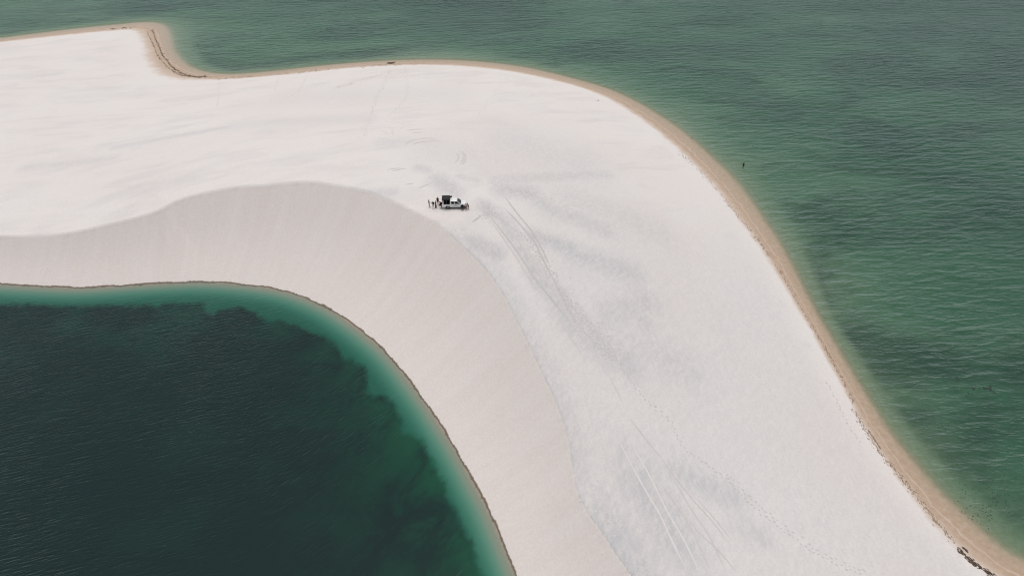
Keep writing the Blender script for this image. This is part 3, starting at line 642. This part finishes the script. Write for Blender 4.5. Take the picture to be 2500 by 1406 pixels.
for nm, x in (('rear', AX_R), ('front', AX_F)):
    for sgn in (-1, 1):
        w = lathe('wheel', [(0.0, -0.02), (0.23, -0.05), (0.245, -0.10), (0.30, -0.125), (0.36, -0.115), (WR, -0.08), (WR, 0.08), (0.36, 0.115), (0.24, 0.10), (0.0, 0.06)], M_TYRE, truck, 28, (0, 0, 0))
        w.location = (x, sgn * 0.79, WR); w.rotation_euler = (0, 0, 0 if sgn < 0 else math.pi)
        rim = lathe('rim', [(0.0, -0.075), (0.05, -0.08), (0.06, -0.055), (0.20, -0.06), (0.232, -0.09), (0.240, -0.085)], M_RIM, w, 24)
        for q in range(6):
            a = q * math.pi / 3
            sp = box('spoke', (0.04, -0.082, -0.022), (0.225, -0.062, 0.022), M_RIM, w, 0.005); sp.rotation_euler = (0, a, 0)
# canopy over the bench seats in the bed
cz0, cz1 = 1.10, 2.26
for x in (-2.46, -1.68, -0.98):
    for sgn in (-1, 1): box('canopy_post', (x - 0.022, sgn * 0.80 - 0.022, cz0 - 0.02), (x + 0.022, sgn * 0.80 + 0.022, cz1), M_BLACK, truck)
NV = 9; v, f = [], []
for i in range(NV):
    for j in range(NV):
        x = -2.54 + 1.62 * i / (NV - 1); y = -0.86 + 1.72 * j / (NV - 1)
        v.append((x, y, cz1 + 0.03 + 0.05 * math.cos(y * 1.7) + 0.012 * math.sin(i * 2.4) * math.cos(j * 1.3)))
for i in range(NV - 1):
    for j in range(NV - 1): f.append((i * NV + j, (i + 1) * NV + j, (i + 1) * NV + j + 1, i * NV + j + 1))
cv = mesh_obj('canopy', v, f, M_CANVAS, truck, True); sm = cv.modifiers.new('solid', 'SOLIDIFY'); sm.thickness = 0.03
box('canopy_front', (-0.95, -0.80, 1.12), (-0.93, 0.80, 2.24), M_CANVAS, truck)
box('canopy_side', (-2.50, 0.825, 1.10), (-1.0, 0.84, 2.24), M_CANVAS, truck)
box('canopy_valance', (-2.50, -0.85, 2.05), (-0.96, -0.835, 2.28), M_CANVAS, truck)
for x in (-1.30, -1.95):
    bs = box('bench_seat', (x - 0.22, -0.78, 0.95), (x + 0.22, 0.78, 1.14), M_SEAT, truck, 0.03)
    box('bench_back', (x - 0.26, -0.78, 1.15), (x - 0.18, 0.78, 1.62), M_SEAT, truck, 0.02)
    box('bench_base', (x - 0.20, -0.76, 0.745), (x + 0.20, 0.76, 0.945), M_BLACK, truck)
# printed emblem on the doors: dune-like arcs over a line of small lettering too small to read
for sgn in (-1, 1):
    def strip(pts, w, nm='emblem'):
        V, Fc = [], []
        for i, (x, z) in enumerate(pts):
            V += [(x, sgn * 0.9150, z - w / 2), (x, sgn * 0.9150, z + w / 2)]
            if i: Fc.append((2 * i - 2, 2 * i, 2 * i + 1, 2 * i - 1))
        o = mesh_obj(nm, V, Fc, M_INK, truck); so = o.modifiers.new('solid', 'SOLIDIFY'); so.thickness = 0.004; so.offset = 0
        return o
    d_ = 1 if sgn < 0 else -1
    for x0, x1, z0, hgt, sk in ((-0.30, 0.26, 0.78, 0.19, 0.95), (0.10, 0.46, 0.80, 0.15, 0.85), (0.30, 0.74, 0.78, 0.15, 0.8)):
        strip([(0.2 + d_ * (x0 + (x1 - x0) * t - 0.2), z0 + hgt * math.sin(math.pi * t ** sk)) for t in np.linspace(0.0, 1, 16)], 0.03)
    r = random.Random(5); x = -0.52
    while x < 0.78:
        wv = r.uniform(0.05, 0.11); xa = 0.2 + d_ * (x - 0.2); xb = 0.2 + d_ * (x + wv - 0.2)
        strip([(min(xa, xb), 0.70), (max(xa, xb), 0.70)], r.uniform(0.045, 0.065), 'lettering'); x += wv + r.uniform(0.012, 0.03)

# ------------------------------------------------------------------ people
M_SKIN = plain('tanned_skin', (0.21, 0.105, 0.07), 0.6, 0.3, var=0.06)
M_SKIN2 = plain('fair_skin', (0.29, 0.165, 0.12), 0.6, 0.3, var=0.06)
M_SKIN3 = plain('brown_skin', (0.13, 0.065, 0.045), 0.6, 0.3, var=0.06)
M_HAIR = plain('dark_hair', (0.016, 0.011, 0.009), 0.6, 0.3, var=0.3, scale=30)
M_EYE = plain('eye', (0.03, 0.02, 0.02), 0.3, 0.4)
M_LIP = plain('lip', (0.28, 0.10, 0.09), 0.5, 0.3)
def cloth(name, col): return plain(name, col, 0.9, 0.15, var=0.15, scale=14)
M_NAVY = cloth('navy_cotton', (0.012, 0.020, 0.048)); M_LGREY = cloth('light_grey_cotton', (0.36, 0.37, 0.36)); M_MAROON = cloth('maroon_cloth', (0.085, 0.016, 0.022))
M_OLIVE = cloth('olive_cloth', (0.085, 0.070, 0.045)); M_BLK = cloth('black_cloth', (0.014, 0.011, 0.013)); M_PINK = cloth('pale_pink_cotton', (0.60, 0.40, 0.40)); M_RED = cloth('red_cloth', (0.26, 0.045, 0.055)); M_BROWN = cloth('brown_cloth', (0.06, 0.035, 0.028))
JOINTS = dict(pelvis=(0,0,.95), waist=(0,.0,1.08), chest=(0,0,1.29), neck=(0,0,1.47), head=(0,.02,1.60),
    shL=(.18,0,1.42), elL=(.25,-.03,1.14), wrL=(.25,.06,.90), shR=(-.18,0,1.42), elR=(-.25,-.03,1.14), wrR=(-.25,.06,.90),
    hiL=(.095,0,.93), knL=(.11,.03,.51), anL=(.11,-.02,.09), toL=(.13,.15,.035), hiR=(-.095,0,.93), knR=(-.11,.03,.51), anR=(-.11,-.02,.09), toR=(-.13,.15,.035))
def capsule(bm, a, b, ra, rb, flat=1.0, axis=None, seg=10):
    a, b = Vector(a), Vector(b); d = b - a
    if d.length < 1e-5: d = Vector((0, 0, 1e-4))
    z = d.normalized(); x = (axis or Vector((1, 0, 0))); x = (x - z * x.dot(z)); x = x.normalized() if x.length > 1e-3 else z.orthogonal().normalized(); y = z.cross(x)
    rings = [(-ra * math.sin(t), ra * math.cos(t)) for t in (R(85), R(55), R(25))] + [(0, ra)]
    rings += [(d.length, rb)] + [(d.length + rb * math.sin(t), rb * math.cos(t)) for t in (R(25), R(55), R(85))]
    vs = []
    for h, r in rings:
        vs.append([bm.verts.new(a + z * h + x * (r * math.cos(2 * math.pi * k / seg)) + y * (r * flat * math.sin(2 * math.pi * k / seg))) for k in range(seg)])
    for i in range(len(vs) - 1):
        for k in range(seg): bm.faces.new((vs[i][k], vs[i][(k + 1) % seg], vs[i + 1][(k + 1) % seg], vs[i + 1][k]))
    bm.faces.new(vs[0][::-1]); bm.faces.new(vs[-1])
def fuse(name, bm, mat, parent, voxel):
    """melt overlapping shells into one continuous surface"""
    bmesh.ops.recalc_face_normals(bm, faces=bm.faces)
    me = bpy.data.meshes.new(name); bm.to_mesh(me); bm.free()
    o = bpy.data.objects.new(name, me); COL.objects.link(o)
    md = o.modifiers.new('r', 'REMESH'); md.mode = 'VOXEL'; md.voxel_size = voxel; md.use_smooth_shade = True
    ms = o.modifiers.new('s', 'SMOOTH'); ms.factor = 0.5; ms.iterations = 3
    dg = bpy.context.evaluated_depsgraph_get(); dg.update()
    me2 = bpy.data.meshes.new_from_object(o.evaluated_get(dg)); o.modifiers.clear(); o.data = me2
    me2.name = name; me2.materials.clear(); me2.materials.append(mat)
    o.parent = parent
    return o
def person(label, loc, yaw, pose, skin, wear, scale=1.0, hair='short', group=None):
    J = {k: Vector(v) for k, v in JOINTS.items()}
    for k, v in pose.items(): J[k] = Vector(v)
    root = bpy.data.objects.new('person', None); COL.objects.link(root)
    root.location = loc; root.rotation_euler = (0, 0, yaw); root.scale = (scale,) * 3
    root['label'] = label; root['category'] = 'person'
    if group: root['group'] = group
    side = (J['shL'] - J['shR']).normalized()
    bm = bmesh.new(); C_ = lambda a, b, ra, rb, fl=1.0: capsule(bm, J[a] if isinstance(a, str) else a, J[b] if isinstance(b, str) else b, ra, rb, fl, side)
    C_('pelvis', 'waist', .155, .135, .68); C_('waist', 'chest', .135, .165, .66); C_('chest', J['chest'].lerp(J['neck'], .55), .165, .12, .6)
    C_(J['chest'].lerp(J['neck'], .6), J['neck'].lerp(J['head'], .5), .055, .052)
    for s_ in 'LR':
        C_(J['chest'].lerp(J['neck'], .62), 'sh' + s_, .07, .062); C_('sh' + s_, 'el' + s_, .056, .042); C_('el' + s_, 'wr' + s_, .042, .028)
        C_('pelvis', 'hi' + s_, .10, .105); C_('hi' + s_, 'kn' + s_, .092, .056); C_('kn' + s_, J['kn' + s_].lerp(J['an' + s_], .35), .054, .058); C_(J['kn' + s_].lerp(J['an' + s_], .35), 'an' + s_, .058, .036); C_('an' + s_, 'to' + s_, .040, .030)
        # hand: palm, four fingers of different length, thumb off the side
        w, e = J['wr' + s_], J['el' + s_]; d = (w - e).normalized(); sx = side * (1 if s_ == 'L' else -1); n = d.cross(sx); n = n.normalized() if n.length > .1 else Vector((0, 1, 0)); sx = n.cross(d).normalized()
        palm = w + d * .085; capsule(bm, w, palm, .028, .036, .5, n.cross(d))
        for q, L in enumerate((.066, .076, .070, .054)):
            b0 = palm + n.cross(d).normalized() * (-.03 + .02 * q); m1 = b0 + d * L * .6 + n * .008; capsule(bm, b0, m1, .0105, .010, seg=6); capsule(bm, m1, m1 + d * L * .4 + n * .016, .010, .009, seg=6)
        t0 = w + d * .03 - n.cross(d).normalized() * .025; capsule(bm, t0, t0 + d * .045 - n.cross(d).normalized() * .032 + n * .01, .012, .010, seg=6)
    up = (J['head'] - J['neck']).normalized(); fw = up.cross(side) * -1
    fw = (side.cross(up) * -1) if fw.y == 0 else fw
    if fw.dot(Vector((0, 1, 0))) < -0.2: fw = -fw
    hc = J['head']; capsule(bm, hc - up * .025 + fw * .012, hc + up * .045, .074, .086, 1.12, side, 12)
    capsule(bm, hc - up * .075 + fw * .045, hc - up * .03 + fw * .03, .042, .05, 1.0, side)                     # jaw
    capsule(bm, hc - up * .005 + fw * .090, hc - up * .038 + fw * .104, .010, .014, seg=6)                         # nose
    for sg in (-1, 1): capsule(bm, hc + side * .082 * sg - up * .02, hc + side * .084 * sg + up * .02, .014, .016, seg=6)
    body = fuse('body', bm, skin, root, 0.0125)
    for sg in (-1, 1):
        e = bmesh.new(); bmesh.ops.create_icosphere(e, subdivisions=1, radius=.010, matrix=Matrix.Translation(hc + side * .032 * sg + up * .008 + fw * .088)); me = bpy.data.meshes.new('eye'); e.to_mesh(me); e.free(); me.materials.append(M_EYE)
        o = bpy.data.objects.new('eye', me); COL.objects.link(o); o.parent = root
    e = bmesh.new(); capsule(e, hc - side * .022 - up * .068 + fw * .088, hc + side * .022 - up * .068 + fw * .088, .007, .007, seg=6); me = bpy.data.meshes.new('mouth'); e.to_mesh(me); e.free(); me.materials.append(M_LIP)
    o = bpy.data.objects.new('mouth', me); COL.objects.link(o); o.parent = root
    h = bmesh.new(); capsule(h, hc + up * .035 - fw * .022, hc + up * .062 - fw * .004, .088, .086, 1.08, side, 12); capsule(h, hc - up * .03 - fw * .045, hc + up * .03 - fw * .03, .066, .08, 1.0, side)
    if hair == 'long': capsule(h, hc - fw * .05, J['chest'].lerp(J['neck'], .45) - fw * .10, .078, .062, .6, side)
    fuse('hair', h, M_HAIR, root, .014)
    for item, mat in wear:
        c = bmesh.new(); K = lambda a, b, ra, rb, fl=1.0: capsule(c, J[a] if isinstance(a, str) else a, J[b] if isinstance(b, str) else b, ra, rb, fl, side)
        if item in ('shirt', 'vest', 'dress'):
            K('waist', 'chest', .158, .185, .70); K('chest', J['chest'].lerp(J['neck'], .5), .185, .135, .64); K('pelvis', 'waist', .172, .158, .72)
            if item == 'shirt':
                for s_ in 'LR': K(J['chest'].lerp(J['neck'], .62), 'sh' + s_, .085, .08); K('sh' + s_, J['sh' + s_].lerp(J['el' + s_], .75), .078, .066)
        if item == 'bikini_top': K(J['chest'] - side * .07, J['chest'] + side * .07, .10, .10, 1.35)
        if item == 'bikini_bottom': K(J['pelvis'] - side * .06, J['pelvis'] + side * .06, .115, .115)
        if item in ('shorts', 'trousers'):
            f_ = .62 if item == 'shorts' else 1.0
            K('pelvis', 'waist', .172, .150, .74)
            for s_ in 'LR':
                K('pelvis', 'hi' + s_, .118, .122); K('hi' + s_, J['hi' + s_].lerp(J['kn' + s_], f_), .112, .098 if item == 'shorts' else .078)
                if item == 'trousers': K('kn' + s_, J['kn' + s_].lerp(J['an' + s_], .85), .078, .062)
        if item in ('skirt', 'dress'):
            lo = (J['anL'] + J['anR']) / 2 + Vector((0, 0, .06)); kn = (J['knL'] + J['knR']) / 2
            K('pelvis', kn, .175, .19, .85); K(kn, lo, .19, .205, .9)
        fuse(item, c, mat, root, .018)
    return root
def stand(px, py): 
    q = on_ground(px, py); return (q[0], q[1], gz(q))
ARMS_HIPS = dict(elL=(.36,-.08,1.20), wrL=(.20,.10,1.06), elR=(-.36,-.08,1.20), wrR=(-.20,.10,1.06))
person('tanned person in maroon bikini at the left end of the group behind the truck', stand(1048, 506), R(-75), dict(elL=(.26,.06,1.18), wrL=(.16,.26,1.10), elR=(-.26,.05,1.16), wrR=(-.14,.24,1.06), knL=(.12,.10,.52), anL=(.12,.16,.10), toL=(.13,.33,.05)), M_SKIN, [('bikini_top', M_MAROON), ('bikini_bottom', M_MAROON)], 1.03, 'long')
person('man in navy shirt and light grey shorts standing with his back to us', stand(1058.2, 508.9), R(-8), {**ARMS_HIPS, 'knR': (-.12, .10, .52), 'anR': (-.13, .02, .10)}, M_SKIN, [('shirt', M_NAVY), ('shorts', M_LGREY)], 1.0)
person('person in olive top and long black skirt holding out an arm', stand(1064.2, 507.2), R(-70), dict(elR=(-.24,.16,1.22), wrR=(-.14,.38,1.20), elL=(.22,.14,1.18), wrL=(.12,.34,1.14)), M_SKIN2, [('vest', M_OLIVE), ('skirt', M_BLK)], .95, 'long')
person('person in dark vest and black shorts behind the group near the tailgate', stand(1069.2, 499.4), R(190), dict(elL=(.27,-.02,1.16), wrL=(.22,.14,.98), elR=(-.27,-.02,1.16), wrR=(-.22,.14,.98)), M_SKIN2, [('vest', M_BROWN), ('shorts', M_BLK)], 1.05)
def on_truck(x, y, z):
    c, s_ = math.cos(R(1.0)), math.sin(R(1.0)); return (TX + x * c - y * s_, TY + x * s_ + y * c, TZ + z)
SIT = dict(knL=(.14,.42,.90), anL=(.14,.46,.48), toL=(.15,.62,.44), knR=(-.14,.42,.90), anR=(-.13,.44,.48), toR=(-.14,.60,.44), hiL=(.095,.02,.90), hiR=(-.095,.02,.90))
LEAN = {**SIT, 'waist': (0,.02,1.06), 'chest': (0,.12,1.24), 'neck': (0,.22,1.39), 'head': (0,.30,1.48), 'shL': (.18,.20,1.34), 'shR': (-.18,.20,1.34), 'elL': (.22,.30,1.10), 'wrL': (.14,.42,.98), 'elR': (-.22,.30,1.10), 'wrR': (-.14,.42,.98)}
person('person in maroon and black sitting on the lowered tailgate', on_truck(-2.72, -0.30, 0.75 - .80), R(100), LEAN, M_SKIN3, [('shirt', M_MAROON), ('shorts', M_BLK)], 1.0)
person('person leaning on the cab roof from the far side of the truck', on_truck(-0.80, 1.12, 0.56), R(205), dict(waist=(0,.03,1.08), chest=(0,.10,1.28), neck=(0,.18,1.44), head=(0,.22,1.57), shL=(.18,.16,1.40), shR=(-.18,.16,1.40), elL=(.36,.30,1.34), wrL=(.58,.40,1.40), elR=(-.10,.38,1.34), wrR=(-.02,.46,1.38)), M_SKIN, [('shirt', M_MAROON), ('shorts', M_BLK)], 1.0, 'long')
person('person in navy shirt squatting slightly against the front wheel of the truck', on_truck(1.66, -1.32, 0), R(178), dict(pelvis=(0,-.18,.66), waist=(0,-.14,.79), chest=(0,-.08,1.0), neck=(0,-.04,1.17), head=(0,.0,1.30), shL=(.18,-.06,1.12), shR=(-.18,-.06,1.12), elL=(.26,.06,.88), wrL=(.16,.26,.80), elR=(-.26,.04,.88), wrR=(-.18,.24,.76), hiL=(.10,-.18,.65), hiR=(-.10,-.18,.65), knL=(.20,.16,.48), anL=(.19,.02,.09), toL=(.22,.20,.035), knR=(-.20,.16,.48), anR=(-.19,.02,.09), toR=(-.22,.20,.035)), M_SKIN3, [('shirt', M_NAVY), ('shorts', M_NAVY)], 1.0)
person('person in red with long dark hair standing at the front bumper', on_truck(2.92, -1.02, 0), R(110), dict(waist=(0,.02,1.06), chest=(0,.10,1.25), neck=(0,.18,1.40), head=(0,.24,1.52), shL=(.18,.15,1.36), shR=(-.18,.15,1.36), elL=(.25,.22,1.10), wrL=(.16,.40,1.02), elR=(-.25,.22,1.10), wrR=(-.16,.40,1.0)), M_SKIN2, [('vest', M_RED), ('shorts', M_MAROON)], .93, 'long')
person('dark haired person in pale pink shirt standing at the near headlight of the truck', on_truck(2.38, -1.22, 0), R(195), dict(elL=(.26,.02,1.16), wrL=(.14,.20,1.04), elR=(-.26,.02,1.16), wrR=(-.14,.20,1.02)), M_SKIN2, [('shirt', M_PINK), ('shorts', M_BLK)], .90)
# swimmer in the lake
w = at_z(1815.5, 402.5, 0)
person('dark haired person wading chest deep in the green lake', (w[0], w[1], -1.18), R(150), dict(elL=(.40,.05,1.24), wrL=(.55,.18,1.10), elR=(-.40,.05,1.24), wrR=(-.55,.18,1.10)), M_SKIN3, [('vest', M_BLK), ('shorts', M_BLK)], 1.05, 'long')

# ------------------------------------------------------------------ small scraps: sticks on the sand, weed floating on the lake
M_STICK = plain('weathered_stick', (0.10, 0.085, 0.07), 0.9, 0.2, var=0.3, scale=12)
def stick(name, label, px, py, parts):
    q = on_ground(px, py, 0.0); root = None
    bm = bmesh.new()
    for a, b, ra, rb in parts: capsule(bm, a, b, ra, rb, seg=7)
    o = fuse(name, bm, M_STICK, None, 0.03); o.location = (q[0], q[1], max(gz(q), 0) + 0.02)
    o['label'] = label; o['category'] = 'driftwood'
stick('driftwood', 'small dark forked twig on white sand near the upper right shore', 1460.5, 246.5, [((-.22,.25,.06), (0,0,.05), .05, .08), ((0,0,.05), (.22,.10,.22), .08, .04), ((0,0,.05), (.05,-.12,.02), .06, .04)])
stick('driftwood', 'dark driftwood stick on wet tan sand at the lower right', 2354, 1340, [((-.20,.34,.04), (.0,.02,.05), .035, .05), ((0,.02,.05), (.26,-.36,.03), .05, .03), ((.05,-.05,.06), (.16,.04,.10), .025, .015)])
M_WEEDF = plain('floating_weed', (0.026, 0.048, 0.034), 0.7, 0.3, var=0.4, scale=2)
r_ = random.Random(77); fw_ = []
for cx, cy, n, sx_, sy_, sc_ in ((2400,948,6,5,2,.7), (2412,948,8,4,2,.75), (2420,954,4,4,2,.8), (2377,946,6,3,3,.8), (2366,962,5,3,2,.7), (2340,927,4,5,3,.7), (2400,1190,40,40,25,.28), (2430,1230,50,40,25,.3), (2390,1250,30,30,20,.25), (2305,1030,14,20,10,.3), (1720,335,8,14,14,.5), (1590,250,6,12,6,.6), (1765,385,4,10,6,.5)):
    for _ in range(n):
        q = at_z(cx + r_.gauss(0, sx_), cy + r_.gauss(0, sy_), 0)
        if gz(q) < -0.15: fw_.append((q[0], q[1], 0.0, r_.uniform(0, 6), sc_ * r_.uniform(.6, 1.4)))
flecks('floating_weed', fw_, M_WEEDF, (0.42, 0.22, 0.02, 1.0))
